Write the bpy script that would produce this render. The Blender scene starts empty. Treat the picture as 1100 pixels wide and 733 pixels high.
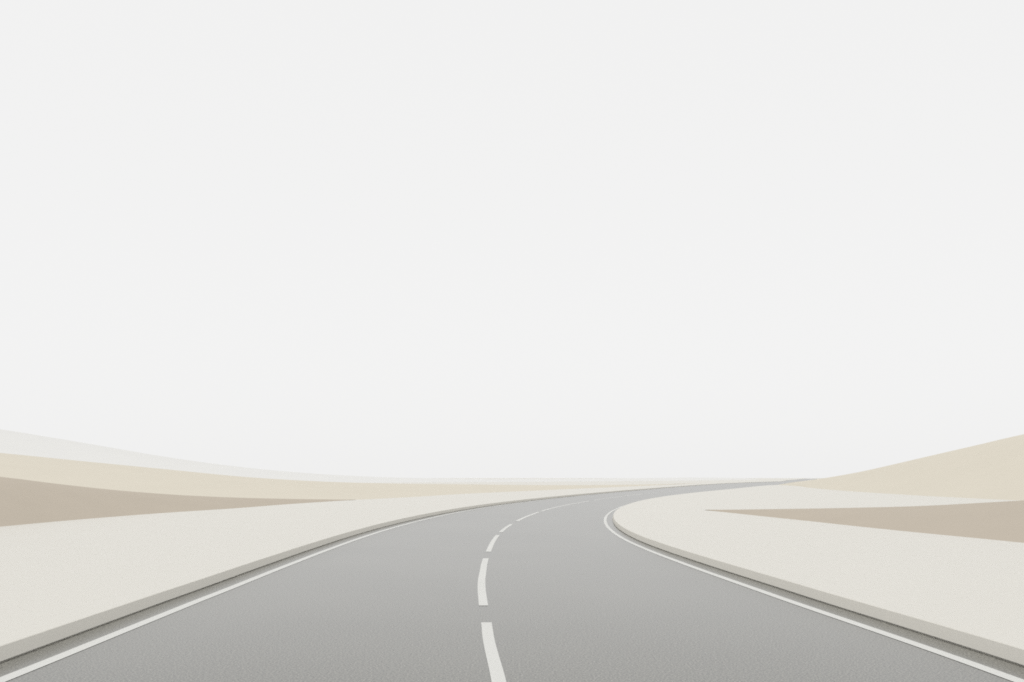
import bpy, bmesh, math
from mathutils import Vector
from mathutils.geometry import tessellate_polygon

S = bpy.context.scene
COL = S.collection
R = math.radians

# ---------------------------------------------------------------- camera
cam_data = bpy.data.cameras.new("camera")
cam_data.sensor_width = 36.0
cam_data.lens = 36.0 * 900.0 / 1100.0
cam_data.clip_start = 0.1
cam_data.clip_end = 20000.0
cam = bpy.data.objects.new("camera", cam_data)
COL.objects.link(cam)
cam.location = (0.0, 0.0, 1.5)
cam.rotation_euler = (R(90.0) + math.atan(147.0 / 900.0), 0.0, 0.0)
S.camera = cam

# ---------------------------------------------------------------- sky: an even white overcast with a little of the clear sky in it
SUN_EL, SUN_AZ = R(62.0), R(205.0)          # azimuth clockwise from +Y: high, behind the camera, a touch to the left
W = bpy.data.worlds.new("World")
S.world = W
W.use_nodes = True
nt = W.node_tree
nt.nodes.clear()
out = nt.nodes.new("ShaderNodeOutputWorld")
bg = nt.nodes.new("ShaderNodeBackground")
bg.inputs["Strength"].default_value = 0.10
sky = nt.nodes.new("ShaderNodeTexSky")
sky.sky_type = 'NISHITA'
sky.sun_disc = False
sky.sun_elevation = SUN_EL
sky.sun_rotation = SUN_AZ
sky.air_density = 1.0
sky.dust_density = 3.0
hs = nt.nodes.new("ShaderNodeHueSaturation")
hs.inputs["Saturation"].default_value = 0.15
mix = nt.nodes.new("ShaderNodeMix")
mix.data_type = 'RGBA'
mix.inputs[0].default_value = 0.92
mix.inputs[7].default_value = (9.35, 9.35, 9.31, 1.0)      # the cloud deck
nt.links.new(sky.outputs[0], hs.inputs["Color"])
nt.links.new(hs.outputs[0], mix.inputs[6])
nt.links.new(mix.outputs[2], bg.inputs["Color"])
nt.links.new(bg.outputs[0], out.inputs["Surface"])

sun_data = bpy.data.lights.new("sun", 'SUN')
sun_data.energy = 0.6
sun_data.angle = R(25.0)
sun_data.color = (1.0, 0.965, 0.91)
sun = bpy.data.objects.new("sun", sun_data)
COL.objects.link(sun)
d = Vector((math.sin(SUN_AZ) * math.cos(SUN_EL), math.cos(SUN_AZ) * math.cos(SUN_EL), math.sin(SUN_EL)))
sun.rotation_euler = d.to_track_quat('Z', 'Y').to_euler()
sun.location = d * 200.0

S.view_settings.view_transform = 'Standard'
S.view_settings.look = 'None'
S.view_settings.exposure = 0.0
S.view_settings.gamma = 1.0
S.view_settings.use_curve_mapping = False
S.render.engine = 'CYCLES'
S.cycles.use_denoising = False
S.cycles.filter_width = 1.75
S.cycles.max_bounces = 8
S.cycles.diffuse_bounces = 4
S.cycles.volume_bounces = 2


# ---------------------------------------------------------------- helpers
def link(name, bm, mat, parent=None, smooth=False):
    me = bpy.data.meshes.new(name)
    bmesh.ops.recalc_face_normals(bm, faces=bm.faces)
    bm.to_mesh(me)
    bm.free()
    for p in me.polygons:
        p.use_smooth = smooth
    me.materials.append(mat)
    o = bpy.data.objects.new(name, me)
    COL.objects.link(o)
    if parent:
        o.parent = parent
    return o


def structure(o, label, cat):
    o["kind"] = "structure"
    o["label"] = label
    o["category"] = cat
    return o


def smooth_line(pts, n):
    """Each span of the polyline cut into n pieces on a cubic whose tangents weigh uneven spans by their length."""
    def dist(p, q):
        return max(1e-6, math.sqrt(sum((u - v) ** 2 for u, v in zip(p, q))))
    tang = []
    for i, p in enumerate(pts):
        a, c = pts[max(i - 1, 0)], pts[min(i + 1, len(pts) - 1)]
        d0, d1 = dist(a, p), dist(p, c)
        if i == 0:
            tang.append(tuple((v - u) / d1 for u, v in zip(p, c)))
        elif i == len(pts) - 1:
            tang.append(tuple((v - u) / d0 for u, v in zip(a, p)))
        else:
            tang.append(tuple(((q - u) / d0 * d1 + (v - q) / d1 * d0) / (d0 + d1) for u, q, v in zip(a, p, c)))
    res = []
    for i in range(len(pts) - 1):
        p, q, l = pts[i], pts[i + 1], dist(pts[i], pts[i + 1])
        for k in range(n):
            t = k / n
            h00, h10, h01, h11 = 2 * t ** 3 - 3 * t * t + 1, t ** 3 - 2 * t * t + t, 3 * t * t - 2 * t ** 3, t ** 3 - t * t
            res.append(tuple(h00 * u + h10 * l * m + h01 * v + h11 * l * w
                             for u, m, v, w in zip(p, tang[i], q, tang[i + 1])))
    res.append(tuple(pts[-1]))
    return res


def normals(pts):
    """Unit normals to the right of the direction of travel."""
    res = []
    for i in range(len(pts)):
        a, b = pts[max(i - 1, 0)], pts[min(i + 1, len(pts) - 1)]
        dx, dy = b[0] - a[0], b[1] - a[1]
        l = math.hypot(dx, dy)
        res.append((dy / l, -dx / l))
    return res


def shifted(pts, off):
    f = off if callable(off) else (lambda p: off)
    return [(p[0] + n[0] * f(p), p[1] + n[1] * f(p)) for p, n in zip(pts, normals(pts))]


def sweep(rows):
    """rows: list of rails, each a list of 3-D points; quads between neighbouring rails."""
    bm = bmesh.new()
    vs = [[bm.verts.new(p) for p in r] for r in rows]
    for a, b in zip(vs, vs[1:]):
        for i in range(len(a) - 1):
            bm.faces.new((a[i], a[i + 1], b[i + 1], b[i]))
    return bm


def z(pts, h):
    return [(p[0], p[1], h) for p in pts]


# ---------------------------------------------------------------- materials
def material(name):
    m = bpy.data.materials.new(name)
    m.use_nodes = True
    t = m.node_tree
    t.nodes.clear()
    o = t.nodes.new("ShaderNodeOutputMaterial")
    b = t.nodes.new("ShaderNodeBsdfPrincipled")
    t.links.new(b.outputs[0], o.inputs["Surface"])
    return m, t, b


def grainy(name, dark, light, scale, rough, spec, bump, big=0.35, big_amount=0.25, contrast=(0.3, 0.7), detail=3.0):
    """A mineral surface: fine grain between two tones, a slow mottling over it and a little relief."""
    m, t, b = material(name)
    N, L = t.nodes, t.links
    geo = N.new("ShaderNodeNewGeometry")
    fine = N.new("ShaderNodeTexNoise")
    fine.inputs["Scale"].default_value = scale
    fine.inputs["Detail"].default_value = detail
    fine.inputs["Roughness"].default_value = 0.6
    L.new(geo.outputs["Position"], fine.inputs["Vector"])
    slow = N.new("ShaderNodeTexNoise")
    slow.inputs["Scale"].default_value = big
    slow.inputs["Detail"].default_value = 4.0
    L.new(geo.outputs["Position"], slow.inputs["Vector"])
    f1 = N.new("ShaderNodeMapRange")
    f1.inputs["From Min"].default_value, f1.inputs["From Max"].default_value = contrast
    L.new(fine.outputs[0], f1.inputs["Value"])
    f2 = N.new("ShaderNodeMapRange")
    f2.inputs["From Min"].default_value, f2.inputs["From Max"].default_value = 0.3, 0.7
    L.new(slow.outputs[0], f2.inputs["Value"])
    mx = N.new("ShaderNodeMix")                    # grain and mottling together
    mx.inputs[0].default_value = big_amount
    L.new(f1.outputs[0], mx.inputs[2])
    L.new(f2.outputs[0], mx.inputs[3])
    c = N.new("ShaderNodeMix")
    c.data_type = 'RGBA'
    c.inputs[6].default_value = (*dark, 1.0)
    c.inputs[7].default_value = (*light, 1.0)
    L.new(mx.outputs[0], c.inputs[0])
    L.new(c.outputs[2], b.inputs["Base Color"])
    b.inputs["Roughness"].default_value = rough
    b.inputs["Specular IOR Level"].default_value = spec
    if bump:
        bp = N.new("ShaderNodeBump")
        bp.inputs["Strength"].default_value = 0.5
        bp.inputs["Distance"].default_value = bump
        L.new(fine.outputs[0], bp.inputs["Height"])
        L.new(bp.outputs[0], b.inputs["Normal"])
    return m


def tones(c, k):
    return tuple(x * (1 - k) for x in c), tuple(min(1.0, x * (1 + k)) for x in c)


ASPHALT = grainy("pale_asphalt", *tones((0.166, 0.162, 0.138), 0.66), 58.0, 0.23, 0.82, 0.0005, big=0.25, big_amount=0.10, contrast=(0.40, 0.70), detail=1.0)
PAINT = grainy("road_paint", *tones((0.68, 0.68, 0.650), 0.06), 40.0, 0.45, 0.5, 0.0006)
SAND = grainy("pale_sand", *tones((0.682, 0.661, 0.600), 0.02), 45.0, 0.42, 0.7, 0.0006, big=0.4)
KERB = grainy("kerb_stone", *tones((0.715, 0.694, 0.638), 0.05), 60.0, 0.85, 0.3, 0.0010)
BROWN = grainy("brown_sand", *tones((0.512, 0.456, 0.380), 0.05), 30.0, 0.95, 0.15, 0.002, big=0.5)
TAN = grainy("tan_sand", *tones((0.684, 0.640, 0.546), 0.04), 20.0, 0.95, 0.15, 0.002, big=0.2)
HAZED = grainy("hazed_sand", *tones((0.755, 0.752, 0.734), 0.03), 8.0, 0.95, 0.15, 0.002, big=0.05)  # far hill's sand, with the fading of distant haze put into its colour

# ---------------------------------------------------------------- the two edges and the centre line of the road, in metres
LEFT= [(-4.22, 7.3), (-4.23, 8.03), (-4.24, 8.83), (-4.25, 9.72), (-4.26, 10.69), (-4.26, 11.76), (-4.27, 12.93), (-4.28, 14.23), (-4.28, 15.65), (-4.28, 17.22), (-4.26, 18.94), (-4.23, 20.83), (-4.16, 22.91), (-4.05, 25.21), (-3.88, 27.73), (-3.63, 30.5), (-3.3, 33.55), (-2.86, 36.91), (-2.28, 40.6), (-1.54, 44.66), (-0.61, 49.12), (0.53, 54.04), (1.9, 59.44), (3.51, 65.39), (5.38, 71.93), (7.52, 79.12), (9.94, 87.03), (12.67, 95.74), (15.73, 105.31), (19.15, 115.84), (22.95, 127.43), (27.15, 140.18), (31.81, 154.2), (37.01, 169.62), (42.9, 186.58), (49.65, 205.24), (57.48, 225.77), (66.68, 248.35), (77.48, 273.19), (89.72, 300.51), (102.96, 330.57), (116.53, 363.63), (129.5, 399.99), (140.57, 440.0)]
RIGHT= [(4.13, 7.2), (4.08, 7.81), (4.02, 8.46), (3.95, 9.17), (3.87, 9.95), (3.79, 10.78), (3.71, 11.69), (3.62, 12.67), (3.52, 13.74), (3.42, 14.89), (3.32, 16.15), (3.22, 17.51), (3.14, 18.98), (3.08, 20.57), (3.07, 22.3), (3.11, 24.18), (3.21, 26.22), (3.38, 28.42), (3.62, 30.81), (3.94, 33.4), (4.36, 36.21), (4.89, 39.26), (5.54, 42.56), (6.32, 46.14), (7.26, 50.02), (8.38, 54.23), (9.7, 58.79), (11.24, 63.74), (13.04, 69.1), (15.09, 74.91), (17.41, 81.21), (20.02, 88.04), (22.9, 95.45), (26.06, 103.48), (29.47, 112.18), (33.1, 121.62), (36.99, 131.85), (41.28, 142.94), (46.24, 154.96), (52.16, 168.0)]
CENTRE= [(-0.08, 6.3), (-0.12, 6.89), (-0.17, 7.53), (-0.22, 8.23), (-0.26, 8.99), (-0.31, 9.83), (-0.36, 10.74), (-0.41, 11.74), (-0.45, 12.83), (-0.47, 14.02), (-0.49, 15.33), (-0.49, 16.75), (-0.48, 18.31), (-0.46, 20.01), (-0.41, 21.87), (-0.32, 23.91), (-0.18, 26.13), (0.03, 28.56), (0.3, 31.21), (0.65, 34.12), (1.1, 37.29), (1.66, 40.76), (2.38, 44.54), (3.28, 48.69), (4.39, 53.21), (5.71, 58.16), (7.24, 63.57), (8.97, 69.48), (10.92, 75.94), (13.11, 83.0)]
GROUND_Z, GUTTER_Z = 0.122, -0.004
# the straight behind the camera and the run to the horizon
left = smooth_line([(-4.6, -300.0), (-4.3, -60.0), (-4.2, -6.0), (-4.21, 2.0)] + LEFT +
                   [(160.5, 495.0), (234.0, 700.0), (520.0, 1500.0)], 3)
far_l = [p for p in LEFT if p[1] > 185.0] + [(160.5, 495.0), (234.0, 700.0), (520.0, 1500.0)]
right = smooth_line([(5.2, -300.0), (4.75, -60.0), (4.5, -6.0), (4.35, 2.0)] + RIGHT + shifted(far_l, 17.0), 3)
centre = smooth_line([(0.3, -60.0), (0.22, -6.0), (0.1, 1.0)] + CENTRE[:-1] + [(13.1, 83.0), (20.5, 104.0), (29.4, 124.0), (41.5, 152.0)], 4)


# ---------------------------------------------------------------- ground: one sheet to the horizon with the road's bed cut out of it
BEV, BATTER = 0.042, 0.030      # the kerb's face leans back a little and its arris is rounded
FAR = 4000.0
lg, rg = shifted(left, -BEV), shifted(right, BEV)
outline = ([(p[0], p[1]) for p in lg] + [(p[0], p[1]) for p in reversed(rg)] +
           [(FAR, -300.0), (FAR, FAR), (-FAR, FAR), (-FAR, -300.0)])
bm = bmesh.new()
gv = [bm.verts.new((x, y, GROUND_Z)) for x, y in outline]
for tri in tessellate_polygon([[Vector((x, y, 0.0)) for x, y in outline]]):
    try:
        bm.faces.new([gv[i] for i in tri])
    except ValueError:
        pass
structure(link("ground", bm, SAND), "pale smooth sand plain either side of the curving road", "ground")

for pts, side, lab in ((left, -1, "pale kerb along the outer side of the bend"),
                       (right, 1, "pale kerb wrapping the inner side of the bend")):
    rails = [z(shifted(pts, side * BEV), GROUND_Z)]
    for k in range(1, 5):
        a = k / 4 * math.pi / 2
        rails.append(z(shifted(pts, side * (BATTER + (BEV - BATTER) * (1 - math.sin(a)))), GROUND_Z - 0.012 * (1 - math.cos(a))))
    rails.append(z(pts, 0.006))
    rails.append(z(shifted(pts, side * 0.022), 0.004))      # the shadow gap under the kerb
    rails.append(z(shifted(pts, side * 0.026), -0.10))
    structure(link("kerb", sweep(rails), KERB, smooth=False), lab, "kerb")

# ---------------------------------------------------------------- road
DIP = 0.27


def edge_rails(pts, side):
    return [z(shifted(pts, -side * 0.025), GUTTER_Z - 0.01), z(shifted(pts, side * 0.002), GUTTER_Z - 0.0028),
            z(shifted(pts, side * 0.03), GUTTER_Z), z(shifted(pts, side * DIP), 0.0)]


bm = bmesh.new()
rl, rr = edge_rails(left, 1), edge_rails(right, -1)
for rails in (rl, rr):
    vs = [[bm.verts.new(p) for p in r] for r in rails]
    for a, b in zip(vs, vs[1:]):
        for i in range(len(a) - 1):
            bm.faces.new((a[i], a[i + 1], b[i + 1], b[i]))
    if rails is rl:
        vl = vs[-1]
    else:
        vr = vs[-1]
# the carriageway between the two inner rails, zipped together
i = j = 0
while i < len(vl) - 1 or j < len(vr) - 1:
    if j == len(vr) - 1 or (i < len(vl) - 1 and (vl[i + 1].co - vr[j].co).length <= (vr[j + 1].co - vl[i].co).length):
        bm.faces.new((vl[i], vl[i + 1], vr[j]))
        i += 1
    else:
        bm.faces.new((vl[i], vr[j + 1], vr[j]))
        j += 1
road = structure(link("road", bm, ASPHALT), "pale grey asphalt road bending right towards the horizon", "road")

def ease(y, y0, y1):
    k = min(1.0, max(0.0, (y - y0) / (y1 - y0)))
    return k * k * (3 - 2 * k)


# the line on the inner side runs closer to the kerb round the bend
for pts, lo, hi in ((left, lambda p: 0.32, lambda p: 0.445),
                    (right, lambda p: -0.315 + 0.10 * ease(p[1], 10.0, 26.0), lambda p: -0.435 + 0.12 * ease(p[1], 10.0, 26.0))):
    link("edge_line", sweep([z(shifted(pts, lo), 0.0028), z(shifted(pts, hi), 0.0028)]), PAINT, road)


def cut(pts, y0, y1):
    def on(y):
        for a, b in zip(pts, pts[1:]):
            if a[1] <= y <= b[1]:
                k = (y - a[1]) / (b[1] - a[1])
                return (a[0] + (b[0] - a[0]) * k, y)
    return [on(y0)] + [p for p in pts if y0 < p[1] < y1] + [on(y1)]


for y0, y1 in ((-6.0, 2.0), (3.3, 9.16), (10.33, 16.27), (17.68, 22.78), (23.94, 28.13), (30.05, 38.0), (38.75, 56.0), (57.2, 81.0), (84.0, 108.0), (112.0, 150.0)):
    p = cut(centre, y0, y1)
    hw = 0.055 if y0 < 30.0 else 0.068
    link("lane_dash", sweep([z(shifted(p, -hw), 0.0028), z(shifted(p, hw), 0.0028)]), PAINT, road)


# ---------------------------------------------------------------- sand hills
def sand_hill(stations, mat, label, n=8, m=14, sharp=1.0):
    """stations: ((front base x, y), (crest x, y, z), (back base x, y)). The face rises from the base, rounds over the crest and falls away."""
    f = smooth_line([s[0] for s in stations], n)
    c = smooth_line([s[1] for s in stations], n)
    b = smooth_line([s[2] for s in stations], n)
    rails = []
    for k in range(m + 1):
        t = k / m
        s = math.sin(t * math.pi / 2) ** sharp
        rails.append([(p[0] + (q[0] - p[0]) * t, p[1] + (q[1] - p[1]) * t, (GROUND_Z - 0.03) + (max(q[2], GROUND_Z) - GROUND_Z + 0.03) * s)
                      for p, q in zip(f, c)])
    for k in range(1, m + 1):
        t = k / m
        s = 0.5 + 0.5 * math.cos(t * math.pi)
        rails.append([(p[0] + (q[0] - p[0]) * t, p[1] + (q[1] - p[1]) * t, (GROUND_Z - 0.03) + (max(p[2], GROUND_Z) - GROUND_Z + 0.03) * s)
                      for p, q in zip(c, b)])
    return structure(link("sand_hill", sweep(rails), mat, smooth=True), label, "sand hill")


def back(rows, dx, dy, grow):
    """Back base of each station: behind the crest by a step that grows with the crest's height."""
    res = []
    for f, c in rows:
        w = 2.0 + grow * max(c[2] - 0.12, 0.0)
        res.append((f, c, (c[0] + dx * w, c[1] + dy * w)))
    return res


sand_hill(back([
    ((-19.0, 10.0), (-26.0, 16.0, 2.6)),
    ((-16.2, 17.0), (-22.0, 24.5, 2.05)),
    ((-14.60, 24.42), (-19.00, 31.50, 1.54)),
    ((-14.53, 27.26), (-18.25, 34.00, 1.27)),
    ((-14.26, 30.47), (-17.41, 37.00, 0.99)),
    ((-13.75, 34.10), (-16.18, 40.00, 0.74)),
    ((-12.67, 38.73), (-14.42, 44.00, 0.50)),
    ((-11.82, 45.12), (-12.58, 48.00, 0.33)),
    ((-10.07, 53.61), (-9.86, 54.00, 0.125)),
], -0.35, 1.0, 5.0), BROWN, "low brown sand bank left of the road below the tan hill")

sand_hill(back([
    ((-62.0, 50.0), (-98.0, 84.0, 7.4)),
    ((-45.0, 54.0), (-74.0, 88.0, 5.6)),
    ((-32.61, 54.29), (-54.53, 90.00, 4.07)),
    ((-27.27, 54.29), (-45.54, 90.00, 3.21)),
    ((-21.94, 54.29), (-37.39, 92.00, 2.39)),
    ((-16.60, 54.29), (-29.17, 95.00, 1.55)),
    ((-10.16, 53.16), (-20.82, 95.00, 1.08)),
    ((-8.20, 57.71), (-16.10, 98.00, 0.90)),
    ((-4.03, 73.66), (-5.70, 104.00, 0.72)),
    ((0.96, 87.85), (1.25, 114.00, 0.56)),
    ((8.26, 107.90), (9.81, 128.00, 0.42)),
    ((19.90, 139.84), (21.36, 150.00, 0.32)),
    ((55.20, 239.94), (55.10, 240.40, 0.125)),
], -0.4, 1.0, 8.0), TAN, "long low tan sand hill stretching left of the road")

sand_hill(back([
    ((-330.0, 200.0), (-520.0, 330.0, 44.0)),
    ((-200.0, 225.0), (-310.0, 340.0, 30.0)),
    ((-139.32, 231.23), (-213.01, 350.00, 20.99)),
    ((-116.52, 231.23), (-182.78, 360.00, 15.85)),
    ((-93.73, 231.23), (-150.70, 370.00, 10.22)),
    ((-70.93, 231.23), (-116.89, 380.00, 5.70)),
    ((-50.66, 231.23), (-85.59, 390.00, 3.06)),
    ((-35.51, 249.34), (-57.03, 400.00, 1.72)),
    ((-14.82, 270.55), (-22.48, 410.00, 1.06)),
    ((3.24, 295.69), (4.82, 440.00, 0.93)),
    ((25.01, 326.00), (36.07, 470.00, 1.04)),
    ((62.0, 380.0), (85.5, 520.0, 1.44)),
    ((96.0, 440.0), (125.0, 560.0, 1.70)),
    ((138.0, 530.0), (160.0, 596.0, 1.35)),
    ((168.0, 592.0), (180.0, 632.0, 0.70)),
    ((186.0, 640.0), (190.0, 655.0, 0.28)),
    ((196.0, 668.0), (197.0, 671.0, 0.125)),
], -0.3, 1.0, 10.0), HAZED, "distant near white sand hill behind the tan one", n=6)

sand_hill(back([
    ((52.6, 169.0), (53.0, 169.4, 0.125)),
    ((47.5, 141.0), (54.2, 164.5, 0.62)),
    ((41.28, 117.86), (56.12, 158.00, 1.16)),
    ((34.60, 85.49), (58.08, 143.00, 2.37)),
    ((32.83, 73.24), (57.69, 128.00, 3.47)),
    ((31.82, 64.72), (56.98, 115.00, 4.39)),
    ((31.38, 57.45), (56.27, 102.00, 5.30)),
    ((31.40, 52.29), (55.93, 92.00, 6.05)),
    ((32.5, 44.0), (58.0, 78.0, 7.2)),
    ((36.0, 30.0), (64.0, 56.0, 8.8)),
], 1.0, 0.12, 6.0), TAN, "tall tan sand hill rising beside the far end of the road")

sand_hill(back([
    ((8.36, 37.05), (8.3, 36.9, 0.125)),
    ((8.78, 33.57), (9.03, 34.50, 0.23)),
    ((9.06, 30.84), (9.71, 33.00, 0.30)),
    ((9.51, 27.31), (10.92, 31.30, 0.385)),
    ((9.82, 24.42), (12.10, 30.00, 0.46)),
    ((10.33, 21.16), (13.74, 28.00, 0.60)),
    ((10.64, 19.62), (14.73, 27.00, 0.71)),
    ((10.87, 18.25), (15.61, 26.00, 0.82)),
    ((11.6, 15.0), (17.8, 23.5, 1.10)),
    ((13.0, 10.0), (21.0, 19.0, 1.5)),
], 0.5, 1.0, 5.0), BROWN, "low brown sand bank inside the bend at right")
